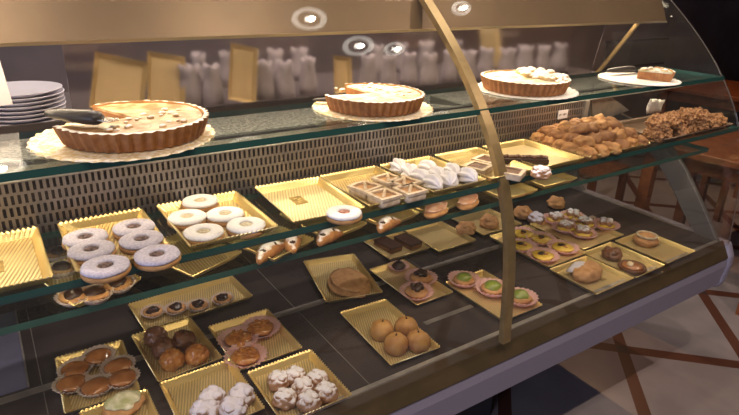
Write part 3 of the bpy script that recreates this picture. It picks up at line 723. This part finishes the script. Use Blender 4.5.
yt = cup_pastry('custard_tart', 'yellow custard tart, rear of the group and right of centre', 'tart', at(541, 238, ontray('T12'), .016), G, .043, M['cup'], M['yellow'], choc_dot, ch=.018, dome=.003)
place(yt, [(522, 245), (563, 246.5), (543, 254.5), (523, 233)], 'T12', ['dim custard tart against the brass glass joint, middle left of the group', 'yellow custard tart, rightmost of the group', 'bright yellow custard tart at the front of the group', 'dim custard tart at the back left beside the brass joint'], G, .016)
ip = thing('iced_pastry', 'brown pastry with a white paper napkin over it, right of the custard tarts', 'pastry', at(587, 273, ontray('T13'), .012), .2)
b = B(); blob(b, .062, .040, .026, .15, 2, 4, 6); obj('pastry_body', b, M['shell'], ip, smooth=True)
b = B(); vs = []
for i in range(9):
    for j in range(7):
        x, y = -.045 + .09 * i / 8, -.020 + .055 * j / 6; vs.append(b.verts.new((x, y + .012, .040 - 9 * x * x * .9 - 8 * (y) ** 2 + .0015 * math.sin(i * 2 + j))))
for i in range(8):
    for j in range(6): b.faces.new((vs[i * 7 + j], vs[(i + 1) * 7 + j], vs[(i + 1) * 7 + j + 1], vs[i * 7 + j + 1]))
o = obj('napkin', b, M['card'], ip, smooth=True); sm = o.modifiers.new('s', 'SOLIDIFY'); sm.thickness = .001
G = 'sugared fruit cups'
def sug_top(t, R, h):
    for i in range(4):
        a = i * PI / 2 + .3; b = B(); blob(b, R * .36, R * .33, R * .34, .35, 2.5, 3, i, R * .36 * math.cos(a), R * .36 * math.sin(a), h + .002, flat=False); obj('sugared_fruit', b, M['puff'], t, smooth=True)
sg = cup_pastry('fruit_cup', 'sugared fruit cup, rightmost of its tray with a yellow middle', 'pastry', at(606, 223, ontray('T14'), .02), G, .041, M['cup'], M['yellow'], sug_top, ch=.018, dome=.006)
place(sg, [(585, 222), (583, 231), (566, 226), (556, 217.5), (573, 214.5)], 'T14', ['sugared fruit cup directly left of the rightmost one', 'sugared fruit cup at the front of its tray', 'lilac-sugared fruit cup at the front left of its tray', 'sugared fruit cup at the back left of its tray', 'sugared fruit cup at the back middle of its tray'], G, .02)
G = 'dark glazed pastries'
dg = thing('lattice_pastry', 'dark glazed round pastry with a pale dab on top', 'pastry', at(632, 267, ontray('T15'), .012), .4, G)
b = B(); lathe(b, [(0, 0), (.036, 0), (.043, .012), (.041, .018), (.034, .015), (0, .016)], 40, lambda r, z, a, k: (r * (1 + .03 * math.cos(16 * a)), z)); obj('pastry_shell', b, M['truffle'], dg, smooth=True)
b = B(); lathe(b, [(0, .0152), (.034, .0152), (.028, .021), (0, .023)], 30); obj('glaze', b, M['amber'], dg, smooth=True)
b = B(); blob(b, .014, .010, .007, .3, 2, 3, 2, -.008, .006, .024, flat=False); obj('cream_dab', b, M['cream'], dg, smooth=True)
d2 = puff('glazed_bun', 'dark glazed bun at the back left of the dark pastry tray', 'bun', at(612, 254, ontray('T15'), .014), M['truffle'], G, .034, .62, .2, 8, 3)
rb = thing('round_bun', 'round brown bun on the rightmost deck tray', 'bun', at(646, 240, ontray('T16'), .014), 0)
b = B(); blob(b, .042, .040, .024, .12, 2, 4, 7); obj('bun_body', b, M['shell'], rb, smooth=True)
b = B(); lathe(b, [(.028, .030), (.034, .030), (.036, .035), (.030, .037), (.028, .030)], 32); obj('sugar_ring', b, M['jamcream'], rb, smooth=True)
# dim back row
G = 'dim pastries in the back row'
bk = puff('sugared_twist_bun', 'dim brown bun just left of the brass joint in the back row', 'bun', at(489, 222, ontray('T17'), .016), M['shell'], G, .036, .7, .2, 11, 3)
place(bk, [(466, 229)], 'T17', ['dim brown bun at the left of the back row tray'], G, .016)
place(bk, [(523, 213)], 'T18', ['dim brown bun just right of the brass joint in the back row'], G, .016)
bl = puff('plum_bun', 'purple-grey bun in the back row behind the custard tarts', 'bun', at(536, 218, ontray('T18'), .018), M['lilacpuff'], G, .034, .7, .2, 12, 3)
place(bk, [(556, 203)], 'T18', ['brown bun right in the back row, under the bright empty trays'], G, .016)
G = 'dark chocolate slices'
ds = thing('chocolate_slice', 'dark chocolate slice at the left of the back tray', 'slice', at(388, 244, ontray('T19'), .012), .1, G)
b = B(); box(b, -.026, .026, -.045, .045, 0, .013); obj('sponge', b, M['truffle'], ds, bevel=.003)
b = B(); box(b, -.027, .027, -.046, .046, .0132, .020); obj('chocolate_glaze', b, M['choc'], ds, bevel=.003)
place(ds, [(408, 241)], 'T19', ['dark chocolate slice at the right of the back tray'], G, .012)
for o_ in COL.objects:
    if o_.name.startswith('chocolate_slice') and o_.parent is None: o_.rotation_euler.z = .1

# --- middle shelf: almond squares, meringues, framed biscuits, chocolate bar
G = 'square almond pastries'
sq = thing('almond_square', 'square almond pastry at the rear left of its tray', 'pastry', at(365, 189, ontray('Se'), .014), .25, G)
b = B(); box(b, -.026, .026, -.026, .026, 0, .016); obj('pastry_base', b, M['paste'], sq, bevel=.005)
b = B()
for s in (-1, 1):
    box(b, s * .0235 - .004, s * .0235 + .004, -.027, .027, .0161, .022); box(b, -.0195, .0195, s * .0235 - .004, s * .0235 + .004, .0161, .022)
tube(b, [(-.018, -.018, .019), (0, 0, .021), (.018, .018, .019)], .004, 6)
obj('pastry_lattice', b, M['paste'], sq)
b = B(); box(b, -.0192, .0192, -.0192, .0192, .0162, .0172); obj('jam_filling', b, M['shell'], sq)
pts = [(388, 181), (384, 197), (410, 192), (404, 184)]
for o_, r_ in zip(place(sq, pts, 'Se', ['square almond pastry at the rear right of its tray', 'square almond pastry at the front left of its tray', 'square almond pastry at the front right of its tray', 'square almond pastry at the right edge of its tray'], G, .014), (.2, .1, .05, .15)): o_.rotation_euler.z = r_
G = 'white piped meringues'
def meringue_mesh():
    b = B(); n, m_ = 22, 40
    rings = []
    for i in range(n + 1):
        s = i / n; ax = -.034 + .068 * s; r0 = .023 * math.sin(PI * min(max(s, .02), .98)) ** .6 * (1 - .35 * s)
        ring = []
        for k in range(m_):
            a = 2 * PI * k / m_; r = r0 * (1 + .22 * math.cos(7 * a + 6 * s))
            y, z = r * math.cos(a), r * math.sin(a)
            ring.append(b.verts.new((ax, y, max(z, -.013) + .013)))
        rings.append(ring)
    for p, q in zip(rings, rings[1:]):
        for k in range(m_): b.faces.new((p[k], p[(k + 1) % m_], q[(k + 1) % m_], q[k]))
    b.faces.new(rings[0][::-1]); b.faces.new(rings[-1]); return b
mer = obj('meringue', meringue_mesh(), M['meringue'], None, smooth=True)
tag(mer, 'white ridged meringue in the piped rows left of the brass joint', 'meringue', G)
zz = ontray('Sf'); k = 0
for row, (xs, y) in enumerate((([.798, .848, .898], .925), ([.792, .842, .892], .970), ([.800, .850], 1.016), ([.796], 1.060))):
    for x in xs:
        o = mer if k == 0 else mer.copy()
        if k: COL.objects.link(o)
        o.location = (x + rnd.uniform(-.003, .003), y + rnd.uniform(-.003, .003), zz + .0003); o.rotation_euler = (0, 0, 1.2 + rnd.uniform(-.25, .25)); k += 1
G = 'dark-framed biscuits'
fb = thing('framed_biscuit', 'lozenge biscuit with a dark frame left of the brass joint', 'biscuit', at(478, 167, ontray('Sg'), .012), .35, G)
b = B(); box(b, -.030, .030, -.028, .028, 0, .012); obj('biscuit_body', b, M['paste'], fb, bevel=.003)
b = B()
for s in (-1, 1):
    box(b, s * .026 - .0045, s * .026 + .0045, -.029, .029, .0121, .0165); box(b, -.0212, .0212, s * .0245 - .0045, s * .0245 + .0045, .0121, .0165)
obj('raised_border', b, M['paste'], fb)
b = B(); box(b, -.0208, .0208, -.0195, .0195, .0121, .0136); obj('chocolate_inlay', b, M['truffle'], fb)
o = place(fb, [(487, 160)], 'Sg', ['lozenge biscuit with a dark frame at the back of its tray'], G, .012)[0]; o.rotation_euler.z = .3
o = place(fb, [(512, 172)], 'Sg2', ['lozenge biscuit with a pale border just right of the brass joint'], G, .012)[0]; o.rotation_euler.z = .5
cb = thing('chocolate_bar', 'long dark chocolate bar lying across the tray right of the brass joint', 'chocolate bar', at(524, 158.5, ontray('Sg2'), .012), -.55)
b = B(); box(b, -.062, .062, -.017, .017, 0, .015); obj('bar_body', b, M['choc'], cb, bevel=.004)
b = B()
for i in range(12): blob(b, .008, .008, .005, .4, 2, 2, i, -.054 + .0098 * i, .004 * math.sin(i * 2.1), .017, flat=False)
obj('chocolate_crumbs', b, M['truffle'], cb, smooth=True)
sp_ = puff('sugared_slice', 'pale sugared pastry in front of the chocolate bar', 'pastry', at(541, 172.5, ontray('Sg2'), .012), M['puff'], 'pale sugared pastries', .026, .6, .3, 21, 4)

# --- heap of almond biscuits, cluster heap
G = 'almond biscuits heaped on the wide tray'
def roll_mesh(seed, m):
    b = B(); blob(b, .032, .023, .019, .20, 1.9, 4, seed, ridge=lambda p: 1 - .20 * math.exp(-((p.y - .15) * 7) ** 2) * (1 if p.z > 0 else 0))
    return obj('almond_biscuit', b, m, None, smooth=True)
protos = [roll_mesh(s, M['roll'] if s % 3 else M['rolldark']) for s in range(4)]
used = set(); k = 0
zz = ontray('Sh')
for lay, (nx, ny, z) in enumerate(((6, 5, 0), (5, 4, .020), (4, 2, .040))):
    for i in range(nx):
        for j in range(ny):
            x = 1.442 + (i - (nx - 1) / 2) * .049 + rnd.uniform(-.005, .005); y = .992 + (j - (ny - 1) / 2) * .041 + rnd.uniform(-.004, .004)
            if lay: y += .008
            s = rnd.randrange(4); o = protos[s]
            if s in used: o = o.copy(); COL.objects.link(o)
            used.add(s)
            o.location = (x, y, zz + z + .001); o.rotation_euler = (rnd.uniform(-.25, .25) * lay, rnd.uniform(-.25, .25) * lay, rnd.uniform(0, 6)); k += 1
            tag(o, 'oval brown almond biscuit in the heap on the wide tray', 'biscuit', G)
G = 'nut clusters on the dark tray'
b = B(); blob(b, .034, .031, .028, .30, 3.4, 4, 5)
for v in b.verts: v.co += v.co.normalized() * .004 * noise.noise(v.co * 260)
nc = obj('nut_cluster', b, M['nuts'], None, smooth=False)
zz = ontray('Si')
spots = [(674, 139, 0), (688, 140, 0), (708, 134, 0), (680, 131, .0), (698, 131, 0), (716, 130, 0), (733, 125, 0), (690, 122, 0), (711, 123, .0), (676, 127, .034), (700, 127, .034), (692, 118, .038), (720, 121, .030)]
for i, (px, py, dz) in enumerate(spots):
    o = nc if i == 0 else nc.copy()
    if i: COL.objects.link(o)
    p = W(px, py, zz + .018 + dz); x = min(p.x, 2.03); o.location = (x, min(max(p.y, .925), 1.065), zz + dz); o.rotation_euler = (0, 0, i * 1.7)
    tag(o, 'rough brown nut cluster in the heap at the right end', 'cookie', G)
# crumpled white paper behind the clusters, price ticket on the grille
pp = WY(668, 113, 1.085)
pn = obj('paper_doily', B(), M['card'], None) if False else None
b = B(); vs = []
for i in range(8):
    for j in range(5):
        vs.append(b.verts.new((-.045 + .09 * i / 7, .004 * math.sin(i * 1.9 + j), .052 * j / 4 - .012 * (i / 7) * (j / 4) + (.002 * math.sin(i * 3) if j else 0))))
for i in range(7):
    for j in range(4): b.faces.new((vs[i * 5 + j], vs[(i + 1) * 5 + j], vs[(i + 1) * 5 + j + 1], vs[i * 5 + j + 1]))
pn = obj('paper_doily', b, M['whitelace'], None, smooth=True, loc=(1.90, 1.078, zz + .028)); s_ = pn.modifiers.new('s', 'SOLIDIFY'); s_.thickness = .0015
tag(pn, 'crumpled white paper doily standing behind the nut clusters', 'paper')
p = WY(563.5, 114.5, 1.100)
pt = thing('price_ticket', 'small white price ticket hanging on the slotted grille above the biscuits', 'price tag', (p.x, 1.1035, p.z), 0)
b = B(); box(b, -.022, .022, -.0018, 0, -.013, .013); obj('ticket_card', b, M['card'], pt)
b = B()
for i, w in enumerate((.006, .004, .008, .005)): box(b, -.016 + i * .009, -.016 + i * .009 + w * .8, -.0022, -.0018, -.004 + .002 * (i % 2), .003)
obj('printed_price', b, M['ink'], pt)

# --- narrow lower shelf pastries
G = 'chocolate-centred tarts under the lilac cookies'
def tri_top(t, R, h):
    b = B(); blob(b, R * .60, R * .55, R * .35, .2, 2, 3, 3, 0, 0, h - .003, flat=False); obj('chocolate', b, M['choc'], t, smooth=True)
u1 = cup_pastry('chocolate_tartlet', 'chocolate-centred tartlet, leftmost of three under the lilac cookies', 'tart', at(74, 295, ontray('U1'), .012), G, .029, M['cupw'], M['shell'], tri_top, ch=.014, dome=.003)
place(u1, [(95, 293), (118, 283)], 'U1', ['chocolate-centred tartlet, middle of three under the lilac cookies', 'chocolate-centred tartlet, rightmost of three under the lilac cookies'], G, .012)
place(u1, [(62, 268), (59, 252)], 'U1', ['chocolate-centred tartlet seen through the glass left of the lilac cookies', 'rearmost chocolate-centred tartlet, seen through the glass beside the empty emblem tray'], G, .012)
G = 'sugared croissants on the lower shelf'
def croissant(label, loc, rot, m=M['croissant'], L=.038, name='croissant', grp=G):
    t = thing(name, label, 'croissant', loc, rot, grp)
    b = B(); pts, rr = [], []
    for i in range(25):
        s = i / 24 * 2 - 1; pts.append((L * s, -.012 * s * s, .012 + .002 * math.cos(s * 2))); rr.append(.016 * (1 - .72 * abs(s) ** 1.6) * (1 + .10 * abs(math.sin(s * 8))))
    tube(b, pts, rr, 16)
    for v in b.verts: v.co += Vector((0, 0, .0015 * noise.noise(v.co * 120))); v.co.z = max(v.co.z, .0003)
    obj('croissant_body', b, m, t, smooth=True)
    b = B()
    for s in (-.45, .30): blob(b, .007, .006, .003, .3, 2, 3, int(s * 10), L * s, -.004, .028 - .016 * abs(s) * .6, flat=False)
    obj('chocolate_filling', b, M['choc'], t, smooth=True); return t
l = at(268, 250, ontray('U3'), .016); croissant('sugared chocolate croissant, larger one at the left of its tray', l, .5, L=.044)
l = at(292, 242.5, ontray('U3'), .016); croissant('sugared chocolate croissant, smaller one at the right of its tray', l, .9, L=.030)
l = at(327, 236, ontray('U4'), .014); croissant('single sugared twist showing under the pale emblem tray', l, .3, L=.036, name='sugared_twist')
l = at(386, 224, ontray('U45'), .014); croissant('single sugared twist showing under the almond squares', l, .3, L=.036, name='sugared_twist')
G = 'pink-glazed slices'
ps = thing('glazed_slice', 'pink-glazed oval slice showing under the meringues', 'slice', at(436, 210, ontray('U5'), .010), .4, G)
b = B(); blob(b, .046, .024, .012, .1, 2, 4, 3); obj('sponge', b, M['shell'], ps, smooth=True)
b = B(); blob(b, .042, .021, .006, .12, 2, 4, 5, 0, 0, .018, flat=False); obj('pink_glaze', b, M['pinkpastry'], ps, smooth=True)
place(ps, [(468, 202)], 'U5', ['pink-glazed oval slice next to the brass joint on the lower shelf'], G, .010)

# ---------------------------------------------------------------- server side behind the case
bc = thing('back_counter', 'long dim service counter behind the pastry case', 'counter', (.6, 1.95, 0))
b = B(); box(b, -1.6, 2.5, 1.66, 2.25, ZC - .04, ZC); obj('worktop', b, M['counter'], bc, offset=True)
b = B(); box(b, -1.55, 2.45, 1.74, 2.2, 0, ZC - .0402); obj('cabinet', b, M['walldark'], bc, offset=True)
def leaning_tray(label, px, py, y, w, d, rx, rz):
    p = WY(px, py, y); t = thing('leaning_gold_tray', label, 'tray', (p.x, y, ZC + .001), 0, 'gold trays leaning on the back counter')
    tray_parts(t, w, d, M['gold'], M['goldrim'], .012)
    t.rotation_euler = (math.radians(rx), math.radians(rz), 0)
    bpy.context.view_layer.update()
    return t
def lean(label, px, py, y, w, d, tilt, roll):
    """a tray standing on its edge, leaning back"""
    p = WY(px, py, y)
    rot = Matrix.Rotation(math.radians(tilt), 4, 'X') @ Matrix.Rotation(math.radians(roll), 4, 'Z')
    t = thing('leaning_gold_tray', label, 'tray', (0, 0, 0), 0, 'gold trays leaning on the back counter')
    tray_parts(t, w, d, M['gold'], M['goldrim'], .012)
    zs = [(rot @ Vector((sx * w / 2, sy * d / 2, 0))).z for sx in (-1, 1) for sy in (-1, 1)]
    t.rotation_euler = rot.to_euler(); t.location = (p.x, y, ZC + .002 - min(zs)); return t
lean('gold tray leaning in the dim background, above the leftmost tart', 118, 80, 1.80, .14, .165, 62, -17)
lean('gold tray partly hidden by the leftmost tart, right of the first leaning tray', 166, 85, 1.86, .11, .16, 66, -12)
lean('narrow gold tray leaning in the dim background near the middle', 242, 76, 1.82, .09, .18, 70, -14)
lean('gold tray leaning behind the second tart', 341, 80, 1.80, .07, .13, 72, -8)
lean('gold tray leaning far right behind the brass joint', 487, 60, 2.05, .12, .22, 66, -8)
# pale paper bags standing in for blurred reflections of the case's trays
def bag_mesh(seed):
    b = B(); n = 28; R = []
    for i, (r, z) in enumerate(((.0, 0), (.036, 0), (.038, .03), (.034, .07), (.026, .10), (.032, .125), (.022, .124), (.0, .10))):
        R.append([b.verts.new((r * math.cos(2 * PI * k / n) * (1 + .18 * noise.noise(Vector((k * .8, i * 1.3, seed)))), r * .75 * math.sin(2 * PI * k / n) * (1 + .18 * noise.noise(Vector((k * .8, i * 1.3, seed + 5)))), z * (1 + .05 * math.sin(k)))) for k in range(n)])
    for p, q in zip(R, R[1:]):
        for k in range(n): b.faces.new((p[k], p[(k + 1) % n], q[(k + 1) % n], q[k]))
    bmesh.ops.remove_doubles(b, verts=b.verts, dist=1e-5); return b
bags = [obj('paper_bag', bag_mesh(s), M['bag'], None, smooth=True) for s in (1, 2, 3)]; ub = set(); k = 0
for px, y in ((190, 1.86), (212, 1.84), (262, 1.85), (284, 1.83), (308, 1.86), (368, 1.84), (388, 1.80), (408, 1.84), (428, 1.79), (448, 1.83), (466, 1.80), (484, 1.84), (505, 1.80), (522, 1.84), (540, 1.80), (556, 1.85), (200, 2.12), (228, 2.12), (252, 2.12), (276, 2.12), (300, 2.12), (376, 2.1), (400, 2.12), (424, 2.12), (452, 2.12)):
    p = WY(px, 80, y); s = k % 3; o = bags[s]
    if s in ub: o = o.copy(); COL.objects.link(o)
    ub.add(s); o.location = (p.x, y, ZC + .0005); o.rotation_euler = (0, 0, rnd.uniform(0, 6)); o.scale = (1.1, 1.1, 1.0); k += 1
    tag(o, 'pale crumpled paper bag standing in the dim row behind the case', 'bag', 'paper bags on the back counter')
mb = thing('menu_board', 'dim grey board on the wall behind the right end of the case', 'board', (WY(650, 55, 3.38).x, 3.395, 1.0))
c = WY(640, 52, 3.38)
b = B(); box(b, c.x - .55, c.x + .45, 3.375, 3.395, c.z - .12, c.z + .10); obj('board', b, M['plastic'], mb, offset=True)
b = B(); box(b, c.x - .57, c.x + .47, 3.38, 3.394, c.z + .10, c.z + .125); box(b, c.x - .57, c.x + .47, 3.38, 3.394, c.z - .145, c.z - .12); obj('board_frame', b, M['walldark'], mb, offset=True)

# ---------------------------------------------------------------- cafe furniture right of the case
def table(label, x, y, w, d, h, m=M['wood']):
    t = thing('wooden_table', label, 'table', (x, y, 0), .12, 'cafe tables right of the case')
    b = B(); box(b, -w / 2, w / 2, -d / 2, d / 2, h - .035, h); obj('tabletop', b, m, t, bevel=.006)
    b = B(); box(b, -w / 2 + .05, w / 2 - .05, -d / 2 + .05, d / 2 - .05, h - .11, h - .036); obj('apron', b, m, t)
    for sx in (-1, 1):
        for sy in (-1, 1):
            b = B(); x0, y0 = sx * (w / 2 - .055), sy * (d / 2 - .055); box(b, x0 - .028, x0 + .028, y0 - .028, y0 + .028, 0, h - .1102 if False else h - .036); obj('leg', b, m, t)
    return t
table('reddish wooden table beyond the right end of the case', 3.15, 1.30, .70, .70, .74)
table('second wooden table farther back at the right', 4.9, 2.2, .80, .80, .74)
def chair(label, x, y, rot):
    t = thing('wooden_chair', label, 'chair', (x, y, 0), rot, 'wooden cafe chairs')
    b = B(); box(b, -.20, .20, -.20, .20, .44, .465); obj('seat', b, M['wood'], t, bevel=.006)
    for sx in (-1, 1):
        b = B(); box(b, sx * .18 - .018, sx * .18 + .018, -.198, -.162, 0, .439); obj('leg', b, M['wood'], t)
        b = B(); prism(b, [(.165, 0), (.20, 0), (.20, .44), (.26, .93), (.23, .93), (.165, .44)], sx * .221 - .018, sx * .221 + .018); obj('rear_leg', b, M['wood'], t)
    b = B()
    for z in (.62, .74, .86): box(b, -.203, .203, .185 + (z - .44) * .12, .203 + (z - .44) * .12, z, z + .05)
    obj('backrest', b, M['wood'], t); return t
chair('wooden chair nearest the right end of the case', 2.95, 2.05, .1)
chair('wooden chair on the far side of the reddish table', 3.80, 1.45, -1.6)
chair('wooden chair at the right edge of the photo', 3.30, .55, 3.1)

# ---------------------------------------------------------------- room lamps
def downlight(label, x, y, r=.085, p=18):
    t = thing('ceiling_downlight', label, 'ceiling lamp', (x, y, 2.6), 0, 'ceiling downlights')
    b = B(); lathe(b, [(r * .72, -.002), (r, -.002), (r * 1.02, -.012), (r * .95, -.020), (r * .74, -.016), (r * .72, -.002)], 40); obj('lamp_ring', b, M['lampring'], t, smooth=True)
    b = B(); lathe(b, [(0, -.004), (r * .26, -.004), (r * .26, -.018), (0, -.024)], 24); obj('bulb', b, M['lampface'], t, smooth=True)
    return t
downlight('ceiling downlight reflected largest in the front glass, above the hood', 1.26, 1.28)
downlight('ceiling downlight reflected just below the hood', 1.51, 1.04)
downlight('ceiling downlight reflected between the ring lamp and the brass joint', 1.72, .995, .06)
downlight('ceiling downlight reflected right of the brass joint', 2.16, 1.35, .06)
for x, y, p, a in ((1.26, 1.28, 14, 120), (1.51, 1.04, 14, 120), (1.72, .995, 10, 120), (2.16, 1.35, 12, 120)):
    spot('downlight_beam', (x, y, 2.565), (x, y - .05, 0), p, a, (1, .84, .66), .6, .012)
for i, (x, y, p, c) in enumerate(((.0, .2, 42, (1, .84, .70)), (1.0, .1, 42, (1, .84, .70)), (2.2, .1, 42, (1, .80, .66)), (.4, 1.9, 62, (1, .86, .78)), (1.8, 2.1, 62, (1, .86, .78)), (3.9, 2.3, 60, (1, .55, .28)))):  # unseen back-counter downlights added to light the stand-ins behind the case
    downlight(('ceiling downlight above the customer at the left', 'ceiling downlight above the customer in the middle', 'ceiling downlight above the floor right of the customer', 'ceiling downlight over the left of the back counter', 'ceiling downlight over the right of the back counter', 'ceiling downlight over the wooden table')[i], x, y)
    spot('downlight_beam', (x, y, 2.565), (x, y, 0), p, 130, c, .7, .015)
area('window_daylight', (-3.9, -1.2, 1.4), 2.6, 1.7, 95, (.62, .68, 1.0), (0, math.radians(-90), 0))

w = bpy.data.worlds.new('world'); sc.world = w; w.use_nodes = True
w.node_tree.nodes['Background'].inputs[0].default_value = (.35, .28, .30, 1); w.node_tree.nodes['Background'].inputs[1].default_value = .12
sc.view_settings.view_transform = 'Standard'; sc.view_settings.look = 'None'; sc.view_settings.gamma = 1; sc.view_settings.exposure = 0
sc.view_settings.use_curve_mapping = False
sc.cycles.max_bounces = 10; sc.cycles.transparent_max_bounces = 24; sc.cycles.caustics_reflective = False; sc.cycles.caustics_refractive = False
